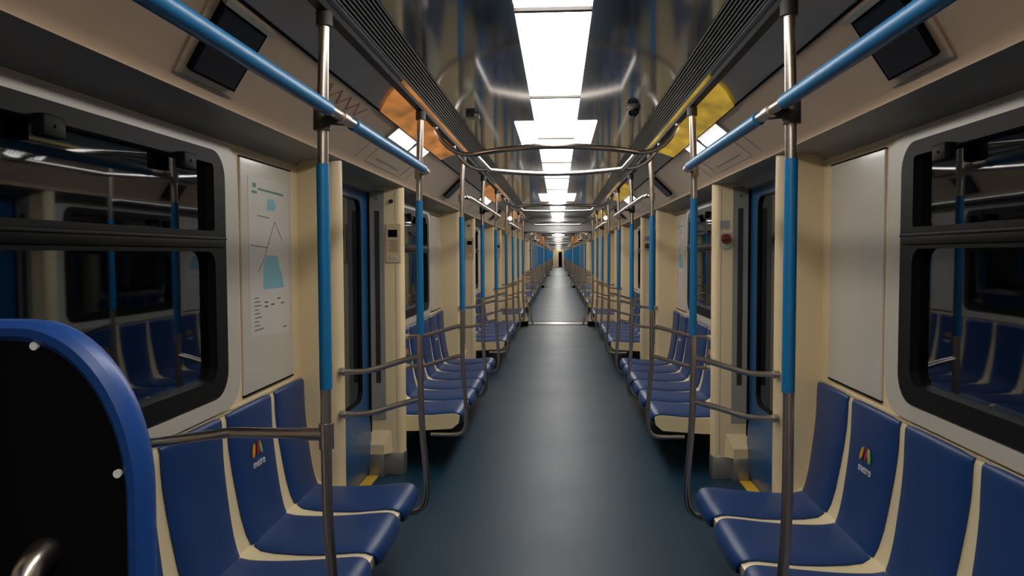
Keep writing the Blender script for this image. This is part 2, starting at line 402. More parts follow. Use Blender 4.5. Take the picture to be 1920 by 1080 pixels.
def door(s, yc):
    DOOR_N[0] += 1
    e = bpy.data.objects.new('door_%d' % DOOR_N[0], None); COL.objects.link(e); e['kind'] = 'structure'; e.location = (0, yc, 0)
    X = 1.405
    for sg in (-1, 1):
        a, b = (0.008, 0.755) if sg > 0 else (-0.755, -0.008)
        hole = rrect(a+(0.06 if sg > 0 else 0.20), b-(0.20 if sg > 0 else 0.06), 0.60, 2.06, 0.09, 6)
        lf = struct('leaf', (s, sg), lambda bm: plate(bm, [(a, 0.02), (b, 0.02), (b, 2.13), (a, 2.13)], [hole], s*X, s*(X+0.035)), DOORB, parent=e, smooth=False)
        struct('pane', (s, sg), lambda bm: plate(bm, hole, [], s*(X+0.010), s*(X+0.018)), GLASS, parent=lf, smooth=False)
        hi = rrect(a+(0.072 if sg > 0 else 0.212), b-(0.212 if sg > 0 else 0.072), 0.612, 2.048, 0.08, 6)
        struct('gasket', (s, sg), lambda bm: plate(bm, hole, [hi], s*(X-0.006), s*(X+0.01)), RUB, parent=lf, smooth=False)
        def rb(bm):
            box(bm, s*(X-0.012), s*(X+0.03), (-0.006 if sg < 0 else 0.0), (0.0 if sg < 0 else 0.006), 0.02, 2.12)
            box(bm, s*(X-0.02), s*(X+0.02), (b-0.002 if sg > 0 else a-0.012), (b+0.012 if sg > 0 else a+0.002), 0.02, 2.12)
        struct('edge_seal', (s, sg), rb, RUB, parent=lf)
        # lower panel that bellies in towards the floor
        struct('kick_panel', (s, sg), lambda bm: prism(bm, [(s*(X+0.002), 0.50), (s*(X-0.014), 0.42), (s*(X-0.022), 0.30), (s*(X-0.014), 0.12), (s*(X+0.002), 0.03)], a+0.03, b-0.03), DOORB, parent=lf)
def bulkhead(s, y, face, tag_full=True):
    """partition beside a door: y is its bench side, face=+1 when the door lies further from the camera"""
    t = 0.13; a, b = (0, t) if face > 0 else (-t, 0)
    def body(bm):
        n = 8; pr = []
        r = t/2-0.001
        # plan outline extruded in z with a rounded inner nose
        ring_ = [(1.52, a), (1.14+0.04, a)]
        for i in range(n+1):
            an = math.radians(-90+180*i/n) if True else 0
            ring_.append((1.14+0.04-0.04*math.cos(an), (a+b)/2+(t/2)*math.sin(an)))
        ring_ += [(1.14+0.04, b), (1.52, b)]
        cl = []
        for p in ring_:
            if not cl or (Vector(p)-Vector(cl[-1])).length > 1e-4: cl.append(p)
        lo = [bm.verts.new((s*x, yy, 0.17)) for x, yy in cl]; hi = [bm.verts.new((s*x, yy, 2.165)) for x, yy in cl]
        m_ = len(cl)
        for i in range(m_): bm.faces.new((lo[i], lo[(i+1) % m_], hi[(i+1) % m_], hi[i]))
        bm.faces.new(lo[::-1]); bm.faces.new(hi)
    o = struct('wall_partition', (s, face), body, CREAM, y)
    struct('kick_plate', (s, face), lambda bm: box(bm, s*1.146, s*1.50, a-0.002, b+0.002, 0.0, 0.172, 0.006), KICK, parent=o)
    fy = b if face > 0 else a; d = 1 if face > 0 else -1
    def jamb(bm): box(bm, s*1.275, s*1.398, fy-0.002, fy+d*0.006, 0.42, 2.14, 0.003, 1) if d > 0 else box(bm, s*1.275, s*1.398, fy+d*0.006, fy+0.002, 0.42, 2.14, 0.003, 1)
    struct('jamb_strip', (s, face), jamb, JAMBG, parent=o)
    def slot(bm):
        y0, y1 = sorted((fy+d*0.004, fy+d*0.009)); box(bm, s*1.312, s*1.348, y0, y1, 0.70, 1.985)
    struct('door_slot', (s, face), slot, STEELD, parent=o)
    def flare(bm):
        y0, y1 = (fy, fy+0.06) if d > 0 else (fy-0.06, fy)
        ys = fy+d*0.055
        v = [bm.verts.new(p) for p in [(s*1.24, fy, 0.34), (s*1.40, fy, 0.34), (s*1.23, fy, 0.17), (s*1.40, fy, 0.17), (s*1.285, ys, 0.24), (s*1.40, ys, 0.24), (s*1.285, ys, 0.17), (s*1.40, ys, 0.17)]]
        for f in ((0, 1, 5, 4), (0, 4, 6, 2), (4, 5, 7, 6), (1, 3, 7, 5), (2, 6, 7, 3), (0, 2, 3, 1)): bm.faces.new([v[i] for i in f])
    struct('jamb_flare', (s, face), flare, CREAM, parent=o, smooth=False)
    def fk(bm):
        y0, y1 = sorted((fy, fy+d*0.055)); box(bm, s*1.283, s*1.40, y0, y1, 0.0, 0.17, 0.003)
    struct('kick_plate', (s, face, 'b'), fk, KICK, parent=o)
    for z in (0.47, 2.075):
        struct('screw', (s, face, z), lambda bm: cyl(bm, (s*1.33, fy, z), (s*1.33, fy+d*0.012, z), 0.010, 12), STEEL, parent=o)
    # groove line between nose and face
    def groove(bm):
        y0, y1 = sorted((fy-d*0.001, fy+d*0.0012)); box(bm, s*1.193, s*1.196, y0, y1, 0.19, 2.13)
    struct('groove', (s, face), groove, COVE, parent=o)
    return o

def bank_wall(k, s, ya, yb, win=True):
    L = yb-ya
    hole = []
    wy0, wy1 = 0.36, L/2+0.63
    if win and L > 2.2: hole = [rrect(wy0+0.012, wy1-0.012, 1.10, 2.065, 0.10, 8)]
    key = (s, round(L, 3), win)
    o = struct('wall_'+SIDE[s], key, lambda bm: plate(bm, [(0, 0.33), (L, 0.33), (L, 2.16), (0, 2.16)], hole, s*XW, s*(XW+0.05)), CREAM, ya, smooth=False)
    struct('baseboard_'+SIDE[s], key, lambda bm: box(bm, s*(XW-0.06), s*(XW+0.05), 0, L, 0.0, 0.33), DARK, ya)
    if not hole: return
    sur = rrect(wy0-0.13, wy1+0.13, 1.025, 2.12, 0.13, 8); inn = rrect(wy0-0.002, wy1+0.002, 1.088, 2.077, 0.112, 8)
    o2 = struct('trim_window', key, lambda bm: plate(bm, sur, [inn], s*(XW-0.016), s*(XW+0.001)), GREYS, ya, smooth=False)
    window(s, ya+wy0, ya+wy1)
    # flat pale panels either side of the window
    for sg in (0, 1):
        a, b = (L-0.125-0.62, L-0.125) if sg else (0.125, 0.125+0.62)
        a = max(a, wy1+0.15) if sg else a; b = min(b, wy0-0.15) if not sg else b
        if b-a < 0.1: continue
        struct('trim_panel', (key, sg), lambda bm: box(bm, s*(XW-0.010), s*(XW+0.001), a, b, 1.045, 2.085, 0.003, 1), GREYW, ya)
        def seams(bm):
            for z in (1.042, 2.088): box(bm, s*(XW-0.011), s*XW, a, b, z-0.003, z+0.003)
        struct('trim_seam', (key, sg), seams, BLACK, ya)

def shell(y0, y1, k):
    """longitudinal setting of one carriage"""
    L = y1-y0
    struct('floor', ('f', round(L, 2)), lambda bm: box(bm, -1.42, 1.42, 0, L, -0.05, 0.0), FLOOR, y0)
    for s in (-1, 1):
        struct('ceiling', ('c', s, round(L, 2)), lambda bm: box(bm, s*0.137, s*0.588, 0, L, ZC, ZC+0.03), CEIL, y0)
        struct('trim_ceiling_edge', (s, round(L, 2)), lambda bm: strip(bm, [(0.668, 2.438), (0.78, 2.418), (0.872, 2.378)], 0.012, 0, L, s), SLANT, y0)
        struct('trim_cornice', (s, round(L, 2)), lambda bm: strip(bm, [(0.872, 2.382), (0.90, 2.360), (1.06, 2.235), (1.105, 2.198), (1.123, 2.178), (1.125, 2.165)], 0.012, 0, L, s), CREAMG, y0)
        struct('trim_cove', (s, round(L, 2)), lambda bm: strip(bm, [(1.125, 2.166), (1.16, 2.160), (1.26, 2.165), (1.33, 2.155), (1.365, 2.125), (1.52, 2.115)], 0.012, 0, L, s), COVE, y0)
        struct('trim_cornice_seam', (s, round(L, 2)), lambda bm: strip(bm, [(0.868, 2.3765), (0.876, 2.3725)], 0.004, 0, L, s), BLACK, y0)
        # slatted air grille between ceiling and slanted edge
        def slats(bm):
            n = 9; a = Vector((0.588, 2.520)); b = Vector((0.668, 2.442)); d = (b-a)/n
            for i in range(n):
                p = a+d*(i+0.15); q = a+d*(i+0.62); u = Vector((-d.y, d.x)).normalized()*0.010
                if u.y < 0: u = -u
                prism(bm, [(s*p.x, p.y), (s*q.x, q.y), (s*(q.x+u.x), q.y+u.y), (s*(p.x+u.x), p.y+u.y)], 0, L)
        g = struct('trim_air_grille', (s, round(L, 2)), slats, GRL, y0, smooth=False)
        struct('grille_back', (s, round(L, 2)), lambda bm: strip(bm, [(0.600, 2.535), (0.682, 2.455)], 0.008, 0, L, s), BLACK, parent=g)
        struct('trim_ceiling_bar', (s, round(L, 2)), lambda bm: box(bm, s*0.682, s*0.718, 0, L, 2.404, 2.430, 0.002, 1), BARM, y0)
        # outer skin, closes the body behind the linings
        struct('trim_body_side', (s, round(L, 2)), lambda bm: strip(bm, [(1.53, -0.05), (1.53, 2.16), (1.20, 2.62), (0.0, 2.72)], 0.01, 0, L, s), DARK, y0)

LIGHT_N = [0]
def lights(k, y0, y1, wides):
    joints = []
    y = y0+0.02
    first = 2.70-1.485*3 if k == 0 else y0+0.02
    edges = [first+1.485*i for i in range(20) if first+1.485*i < y1-0.1]
    edges = [e for e in edges if e >= y0]
    if edges[0] > y0+0.1: edges = [y0+0.02]+edges
    edges.append(y1-0.02)
    for i in range(len(edges)-1):
        a, b = edges[i]+0.011, edges[i+1]-0.011
        LIGHT_N[0] += 1
        lab = 'flush white ceiling light panel, %s from the near end of the %s' % (nth(i), CS[k])
        lp_ = single('ceiling_light', ('n', round(b-a, 3)), lambda bm: box(bm, -0.135, 0.135, 0, b-a, ZC-0.004, ZC+0.02, 0.003), LIGHT, (0, a, ZC), lab, 'light', 'ceiling light panels')
        jb = link_mesh('end_strip', 0, lambda bm: box(bm, -0.136, 0.136, -0.013, 0.013, ZC-0.016, ZC+0.012), STEELD, (0, 0, ZC)); jb.parent = lp_; jb.location = (0, b-a+0.011, 0)
    for j, (a, b) in enumerate(wides):
        for s in (-1, 1):
            single('side_light', ('w', s, round(b-a, 3)), lambda bm: box(bm, s*0.137, s*0.268, 0, b-a, ZC-0.005, ZC+0.01, 0.003), LIGHT, (s*0.2, a, ZC),
                   'short white side light, %s of the ceiling strip, %s widening, %s' % (SIDE[s], ORD[j], CARN[k]), 'light', 'short side lights beside the ceiling strip')
def nth(i):
    W = ['first', 'second', 'third', 'fourth', 'fifth', 'sixth', 'seventh', 'eighth', 'ninth', 'tenth', 'eleventh', 'twelfth', 'thirteenth', 'fourteenth', 'fifteenth', 'sixteenth', 'seventeenth']
    return W[i]

# ------------------------------------------------------------------ fittings
SL = (Vector((0.872, 2.382)), Vector((1.105, 2.198)))      # the cornice line, top to bottom
def on_cornice(t, out=0.0):
    p = SL[0].lerp(SL[1], t); d = (SL[1]-SL[0]).normalized(); n = Vector((-d.y, d.x))
    if n.y > 0: n = -n
    return p+n*out
def cbox(bm, s, t0, t1, o0, o1, y0, y1, sh=0.0):
    if sh:
        q = []
        for t, o, in ((t0, o0), (t1, o0), (t1, o1), (t0, o1)):
            p = on_cornice(t, o); q.append([bm.verts.new((s*p.x, y-sh*(1-t), p.y)) for y in (y0, y1)])
        for i in range(4):
            a, b = q[i], q[(i+1) % 4]; bm.faces.new((a[0], b[0], b[1], a[1]))
        bm.faces.new([v[0] for v in q][::-1]); bm.faces.new([v[1] for v in q]); return
    a, b, c, d = on_cornice(t0, o0), on_cornice(t1, o0), on_cornice(t1, o1), on_cornice(t0, o1)
    prism(bm, [(s*p.x, p.y) for p in (a, b, c, d)], y0, y1)
def info_screen(s, y, label):
    t = Thing('information_screen', label, 'screen', (s*1.0, y, 2.19), 'information screens above the windows')
    def housing(bm): cbox(bm, s, 0.12, 0.88, -0.005, 0.020, -0.01, 0.30, 0.2)
    t.part('housing', s, housing, BLACK, smooth=False)
    t.part('display', s, lambda bm: cbox(bm, s, 0.15, 0.85, 0.0202, 0.0215, 0.004, 0.286, 0.2), SCREEN, smooth=False)
    t.part('top_cover', s, lambda bm: cbox(bm, s, 0.06, 0.115, -0.002, 0.030, -0.02, 0.32, 0.2), JAMBG, smooth=False, label='pale metal top edge')
    t.part('surround', s, lambda bm: cbox(bm, s, 0.04, 0.99, -0.004, 0.005, -0.055, 0.345, 0.2), CREAMG, smooth=False, label='cream cover plate')
    t.part('bezel_line', s, lambda bm: cbox(bm, s, 0.975, 0.99, 0.004, 0.0065, -0.055, 0.30, 0.2), COVE, smooth=False)
def route_display(s, y, label, L=0.98):
    t = Thing('route_display', label, 'display', (s*0.95, y, 2.28), 'lit route displays above the doors')
    t.part('housing', ('route', s), lambda bm: cbox(bm, s, 0.0, 0.34, -0.004, 0.012, -0.02, L+0.02), COVE, smooth=False)
    segs = [(0.0, 0.20), (0.21, 0.54), (0.60, 0.88), (0.90, L)]
    for i, (a, b) in enumerate(segs):
        t.part('lit_segment', (s, i), lambda bm: cbox(bm, s, 0.04, 0.30, 0.0125, 0.0135, a, b), LCD, smooth=False, label='glowing white segment')
    def ticks(bm):
        for i in range(26):
            yy = 0.02+i*(L-0.04)/26
            cbox(bm, s, 0.055, 0.15, 0.0137, 0.0142, yy, yy+0.011)
        cbox(bm, s, 0.045, 0.057, 0.0137, 0.0142, 0.02, L-0.02)
    t.part('route_marks', s, ticks, BLACK, smooth=False, label='fine dark markings')
def door_cover(s, y, L=1.35):
    """hatch with a ventilation slot in the cornice above a door"""
    def frame(bm):
        for a in (0.0, 0.20, L-0.20, L): cbox(bm, s, 0.50, 0.97, -0.001, 0.0016, a-0.003, a+0.003)
        cbox(bm, s, 0.955, 0.97, -0.001, 0.0016, 0.20, L-0.20)
        cbox(bm, s, 0.80, 0.83, -0.001, 0.0016, 0.36, L-0.36)
    struct('trim_hatch_lines', ('h', s), frame, COVE, y, smooth=False)
def door_lamp(s, y, L, label):
    m = AMB_L if s < 0 else AMB_R
    t = Thing('door_lamp', label, 'lamp', (s*0.75, y, 2.38), 'amber door warning lamps at the ceiling edge')
    def cover(bm):
        prof = [(0.668, 2.432), (0.71, 2.4245), (0.75, 2.4165), (0.79, 2.4045), (0.825, 2.3885), (0.862, 2.371)]
        rows = []
        for i, (x, z) in enumerate(prof):
            u = i/5; ya_, yb_ = 0.02+0.38*u, L-0.10*u
            rows.append([[bm.verts.new((s*x, ya_+(yb_-ya_)*j/12, z-dz)) for j in range(13)] for dz in (0.004, 0.0)])
        for i in range(5):
            for j in range(12):
                for q in (0, 1): bm.faces.new((rows[i][q][j], rows[i][q][j+1], rows[i+1][q][j+1], rows[i+1][q][j]))
            for j in (0, 12): bm.faces.new((rows[i][0][j], rows[i+1][0][j], rows[i+1][1][j], rows[i][1][j]))
        for i in (0, 5):
            for j in range(12): bm.faces.new((rows[i][0][j], rows[i][0][j+1], rows[i][1][j+1], rows[i][1][j]))
    t.part('cover', (s, round(L, 2)), cover, m)
def poster(s, y, label):
    t = Thing('route_map', label, 'poster', (s*1.345, y, 1.30), 'route map posters beside the windows')
    X = XW-0.0115
    def sheet(bm): plate(bm, [(0, 1.295), (0.49, 1.275), (0.49, 2.02), (0, 2.01)], [], s*X, s*(X+0.002))
    t.part('sheet', s, sheet, PAPER, smooth=False)
    fl = (lambda y_: y_) if s < 0 else (lambda y_: 0.49-y_)
    def quad(bm, pts): plate(bm, [(fl(a), b) for a, b in pts], [], s*(X-0.0008), s*(X-0.0002))
    def line(bm, p, q, w_=0.004):
        p, q = Vector(p), Vector(q); d = (q-p).normalized()*w_/2; n = Vector((-d.y, d.x))
        quad(bm, [tuple(p+n), tuple(q+n), tuple(q-n), tuple(p-n)])
    t.part('pale_blue_area', (s, 0), lambda bm: quad(bm, [(0.16, 1.50), (0.42, 1.50), (0.40, 1.56), (0.36, 1.60), (0.34, 1.655), (0.20, 1.66), (0.16, 1.60)]), INKB, smooth=False)
    t.part('pale_blue_area', (s, 1), lambda bm: quad(bm, [(0.21, 1.87), (0.31, 1.87), (0.33, 1.90), (0.30, 1.925), (0.23, 1.925)]), INKB, smooth=False)
    t.part('network_lines', s, lambda bm: [line(bm, a, b) for a, b in [((0.10, 1.585), (0.16, 1.63)), ((0.16, 1.63), (0.31, 1.82)), ((0.31, 1.82), (0.41, 1.73)), ((0.10, 1.70), (0.22, 1.695)), ((0.10, 1.84), (0.24, 1.835)), ((0.22, 1.71), (0.24, 1.72)), ((0.02, 1.705), (0.10, 1.70))]], INKD, smooth=False)
    t.part('heading', s, lambda bm: [line(bm, (0.11, 1.962), (0.43, 1.955), 0.010), line(bm, (0.05, 1.975), (0.09, 1.975), 0.02), line(bm, (0.04, 1.945), (0.10, 1.944), 0.012)], INKG, smooth=False)
    def small(bm):
        for i in range(8): line(bm, (0.05, 1.465-0.018*i), (0.10+0.015*(i % 3), 1.465-0.018*i), 0.004)
        for a, z in ((0.17, 1.44), (0.17, 1.42), (0.33, 1.45), (0.25, 1.425), (0.38, 1.425)): line(bm, (a, z), (a+0.04, z), 0.007)
        line(bm, (0.05, 1.318), (0.15, 1.322), 0.005); line(bm, (0.40, 1.305), (0.45, 1.305), 0.006)
    t.part('small_print', s, small, INKD, smooth=False)
def intercom(s, y, label):
    t = Thing('intercom', label, 'intercom', (s*1.212, y, 1.60), 'emergency intercoms on the door columns')
    def b2(x0, x1, z0, z1, d0, d1): return lambda bm: box(bm, s*x0, s*x1, -d1, -d0, z0, z1, 0.002, 1)
    t.part('plate', s, b2(1.158, 1.266, 1.60, 1.885, 0, 0.006), CREAM)
    t.part('seam', s, lambda bm: [box(bm, s*1.155, s*1.269, -0.0025, 0, 1.597, 1.888)], COVE)
    t.part('speaker_opening', s, b2(1.178, 1.248, 1.79, 1.845, 0.005, 0.0085), BLACK)
    def txt(bm):
        for i in range(9): box(bm, s*1.178, s*(1.250-0.008*(i % 3)), -0.0075, -0.0055, 1.765-i*0.0105, 1.768-i*0.0105)
    t.part('instructions', s, txt, REDT)
    bt = t.part('call_button', s, lambda bm: cyl(bm, (s*1.190, -0.005, 1.637), (s*1.190, -0.013, 1.637), 0.013, 20), WHITE, label='round white call button')
    t.part('button_centre', s, lambda bm: cyl(bm, (s*1.190, -0.012, 1.637), (s*1.190, -0.0145, 1.637), 0.0045, 12), INKD, parent=bt)
    t.part('indicator', s, lambda bm: cyl(bm, (s*1.238, -0.005, 1.637), (s*1.238, -0.009, 1.637), 0.005, 12), COVE)
def peephole(s, y, label):
    single('key_lock', s, lambda bm: [cyl(bm, (s*1.222, 0, 2.055), (s*1.222, -0.010, 2.055), 0.016, 18), box(bm, s*1.22, s*1.224, -0.012, -0.009, 2.048, 2.062)], STEELD, (s*1.222, y, 2.04), label, 'lock')
def emergency_handle(s, y, label):
    t = Thing('emergency_handle', label, 'handle', (s*1.222, y, 1.70), 'emergency door handles on the right-hand columns')
    t.part('back_plate', s, lambda bm: [box(bm, s*1.180, s*1.266, -0.007, 0, 1.715, 1.81, 0.003, 1), cyl(bm, (s*1.223, 0, 1.735), (s*1.223, -0.009, 1.735), 0.044, 24)], GREYW)
    k = t.part('knob', s, lambda bm: [cyl(bm, (s*1.225, -0.006, 1.765), (s*1.225, -0.022, 1.765), 0.036, 24), box(bm, s*1.190, s*1.260, -0.036, -0.020, 1.756, 1.774, 0.005)], REDK, label='red-brown turning knob')
    def sk(bm):
        for i in range(4): box(bm, s*1.190, s*1.250, -0.002, 0, 1.845+i*0.013, 1.849+i*0.013)
    t.part('sticker', s, lambda bm: box(bm, s*1.184, s*1.256, -0.0015, 0, 1.832, 1.90), GREYW)
    t.part('sticker_print', s, sk, mat_once('purple_ink'))
MO = {}
def mat_once(n):
    if n not in MO: MO[n] = mat(n, (0.20, 0.14, 0.30), 0.5)
    return MO[n]
def dome_camera(x, y, label):
    t = Thing('security_camera', label, 'camera', (x, y, ZC-0.05))
    def dome(bm):
        rs = [(0.036, 0), (0.036, -0.012), (0.033, -0.025), (0.025, -0.037), (0.013, -0.045), (0.001, -0.047)]
        prev = None
        for r, z in rs:
            rg = [bm.verts.new((x+r*math.cos(2*math.pi*i/20), r*math.sin(2*math.pi*i/20), ZC-0.010+z)) for i in range(20)]
            if prev:
                for i in range(20): bm.faces.new((prev[i], prev[(i+1) % 20], rg[(i+1) % 20], rg[i]))
            prev = rg
    t.part('base', 0, lambda bm: cyl(bm, (x, 0, ZC), (x, 0, ZC-0.014), 0.043, 24), STEEL, label='shiny mounting ring')
    t.part('dome', 0, dome, DOME, label='black dome')
def ceiling_speaker(x, y, label):
    t = Thing('ceiling_sensor', label, 'sensor', (x, y, ZC-0.04))
    t.part('body', 0, lambda bm: box(bm, x-0.04, x+0.04, -0.05, 0.05, ZC-0.028, ZC, 0.006), JAMBG)
    def vents(bm):
        for i in range(3): box(bm, x-0.036, x+0.010, -0.0515, -0.049, ZC-0.024+0.007*i, ZC-0.021+0.007*i)
    t.part('vent_slots', 0, vents, BLACK)
    t.part('eye', 0, lambda bm: cyl(bm, (x+0.024, -0.04, ZC-0.014), (x+0.024, -0.056, ZC-0.014), 0.010, 16), WHITE)

# ------------------------------------------------------------------ one carriage
DH = 0.88        # half distance between the poles of a door area
def carriage(k, y0, y1, doors):
    C = CARN[k]
    shell(y0, y1, k)
    wides = [(5.0, 6.22), (11.0, 12.4)] if k == 0 else [(y0+4.2, y0+5.5), (y0+10.2, y0+11.6), (y0+15.5, y0+16.9)]
    lights(k, y0, y1, wides)
    for j, yc in enumerate(doors):
        for s in (-1, 1):
            door(s, yc)
            bulkhead(s, yc-DH-0.01, 1); bulkhead(s, yc+DH+0.01, -1)
            struct('trim_sill', ('s', s), lambda bm: box(bm, s*1.33, s*1.45, 0.42, 0.75, 0.0, 0.008), YEL, yc)
            if k < 2:
                lamp_word = ('orange', 'glowing orange') if s < 0 else ('yellow', 'glowing yellow')
                door_lamp(s, yc-1.50, 2.45, '%s lamp strip at the ceiling edge, %s, %s door area, %s' % (lamp_word[1], SIDE[s], ORD[j], CS[k]))
                route_display(s, yc-0.60, 'lit white route display over the %s %s door of the %s' % (ORD[j], SIDE[s], CS[k]))
                door_cover(s, yc-0.70)
            if k < 2:
                fy = yc+DH+0.01-0.13
                if s < 0:
                    intercom(s, fy, 'cream intercom with white button, column past the %s left doors, %s' % (ORD[j], CS[k]))
                    peephole(s, fy, 'small round lock above the intercom past the %s left doors, %s' % (ORD[j], CS[k]))
                else:
                    emergency_handle(s, fy, 'round red-brown emergency handle, column past the %s right doors, %s' % (ORD[j], CS[k]))
        if k < 3: ring(k, yc-0.01, 'looped steel ceiling handrail at the %s door area of the %s' % (ORD[j], CS[k]))
    # banks
    bl = []
    ys = [y0]+doors+[y1]
    for j in range(len(ys)-1):
        a = ys[j]+DH+0.01 if j else y0+0.02
        b = ys[j+1]-DH-0.01 if j < len(ys)-2 else y1-0.02
        bl.append((a, b, j == 0, j == len(ys)-2))
    nb_ = 0
    for (a, b, st, en) in bl:
        L = b-a
        for s in (-1, 1):
            bank_wall(k, s, a, b, win=not (st or en))
            if k == 0 and st: continue
            full = not (st or en)
            if full:
                if k == 0 and nb_ == 0 and s < 0:
                    bench(k, s, b-ENDW-3*PITCHY, b, 4, 'near left row of four blue seats ending short behind the tall black seat', emblems=(1,))
                elif k == 0 and nb_ == 0:
                    bench(k, s, a, b, 6, 'near right row of blue seats, nearest to the camera on the right', emblems=(1, 4))
                else:
                    bench(k, s, a, b, 6, 'row of six blue seats on the %s, %s long row of the %s' % (SIDE[s], ORD[nb_], C), emblems=(1, 4))
            else:
                n = 3 if k == 0 else 2
                if st: bench(k, s, b-ENDW-PITCHY*(n-1), b, n, 'short row of %d blue seats at the near end of the %s, %s side' % (n, C, SIDE[s]))
                else:
                    bench(k, s, a, a+ENDW+PITCHY*(n-1), n, 'short row of %d blue seats at the far end of the %s, %s side' % (n, C, SIDE[s]))
            where = '%s side of the %s' % (SIDE[s], C)
            desc = ['first long seat row', 'second long seat row', 'third long seat row', 'fourth long seat row'][nb_] if full else ('short near seat row' if st else 'short far seat row')
            if full or en: grab_pole(k, s, a-0.01+0.0, 'end', 'blue-sleeved steel pole, near end of %s %s, %s' % (CS[k], SIDE[s], desc))
            if full or st: grab_pole(k, s, b+0.01, 'end', 'blue-sleeved steel pole, far end of %s %s, %s' % (CS[k], SIDE[s], desc))
            if full:
                my = 2.34 if (k == 0 and nb_ == 0) else (a+b)/2
                grab_pole(k, s, my, 'mid', 'blue-sleeved steel pole, middle of %s %s, %s' % (CS[k], SIDE[s], desc))
                if k < 3: handrail(k, s, a-0.01, b+0.01, k == 0 and nb_ == 0, ('blue' if k == 0 and nb_ == 0 else 'bare steel')+' overhead handrail, %s %s, above %s' % (CS[k], SIDE[s], desc))
                if k < 2: info_screen(s, my-0.10 if not (k == 0 and nb_ == 0) else 2.24, 'black tilted screen on the cornice, %s %s, above %s' % (CS[k], SIDE[s], desc))
        if full_row(st, en): nb_ += 1
def full_row(st, en): return not (st or en)

doors0 = [-0.03, 4.86, 9.76, 14.66]
carriage(0, -3.0, 17.9, doors0)
END = [17.9]
for k in range(1, 5):
    s0 = 17.9+20.0*(k-1)+0.75; e0 = 17.9+20.0*k
    m = (e0-s0-14.7)/2
    carriage(k, s0, e0, [s0+m+4.9*i for i in range(4)])

# maps
poster(-1, 3.30, 'white route map with pale blue areas on the grey panel, nearest left window')
poster(1, 8.20, 'narrow white map on the panel beside the second right window')

# rail from the middle pole to the wall, above the near left seats
t = Thing('side_rail', 'horizontal steel rail from the near left pole across to the window wall', 'rail', (-0.712, 2.34, 1.09))
t.part('rail', 0, lambda bm: tube(bm, [(-0.715, 0, 1.095), (-0.85, 0, 1.097), (-1.00, 0, 1.098), (-1.06, -0.01, 1.094), (-1.20, -0.03, 1.078), (-1.352, -0.04, 1.060)], 0.0165, 14), STEEL)
t.part('tee_joint', 0, lambda bm: [cyl(bm, (-0.7125, 0, 1.050), (-0.7125, 0, 1.130), 0.0235, 18), cyl(bm, (-0.72, 0, 1.095), (-0.79, 0, 1.096), 0.0205, 16)], STEEL)
t.part('wall_flange', 0, lambda bm: cyl(bm, (-1.334, -0.039, 1.062), (-1.346, -0.04, 1.061), 0.028, 18), STEEL)

# red reflection painted as zigzag strokes on the cornice past the near poles
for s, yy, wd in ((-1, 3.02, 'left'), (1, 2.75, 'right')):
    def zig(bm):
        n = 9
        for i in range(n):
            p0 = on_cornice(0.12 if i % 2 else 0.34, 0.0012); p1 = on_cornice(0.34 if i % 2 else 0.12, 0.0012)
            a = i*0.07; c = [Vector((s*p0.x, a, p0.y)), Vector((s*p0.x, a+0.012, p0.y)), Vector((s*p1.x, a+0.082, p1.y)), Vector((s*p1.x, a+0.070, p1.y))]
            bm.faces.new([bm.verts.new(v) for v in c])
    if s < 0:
        z = single('painted_zigzag_reflection', s, zig, REDT, (s*0.93, yy, 2.30), 'faint dark red zigzag reflection painted on the left cornice beyond the near pole', 'painted reflection', smooth=False)
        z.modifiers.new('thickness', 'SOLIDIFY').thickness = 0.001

# camera and sensor on the ceiling
dome_camera(0.457, 4.56, 'small black dome camera on the right half of the ceiling')
ceiling_speaker(-0.505, 4.70, 'small pale box with slots on the left half of the ceiling')

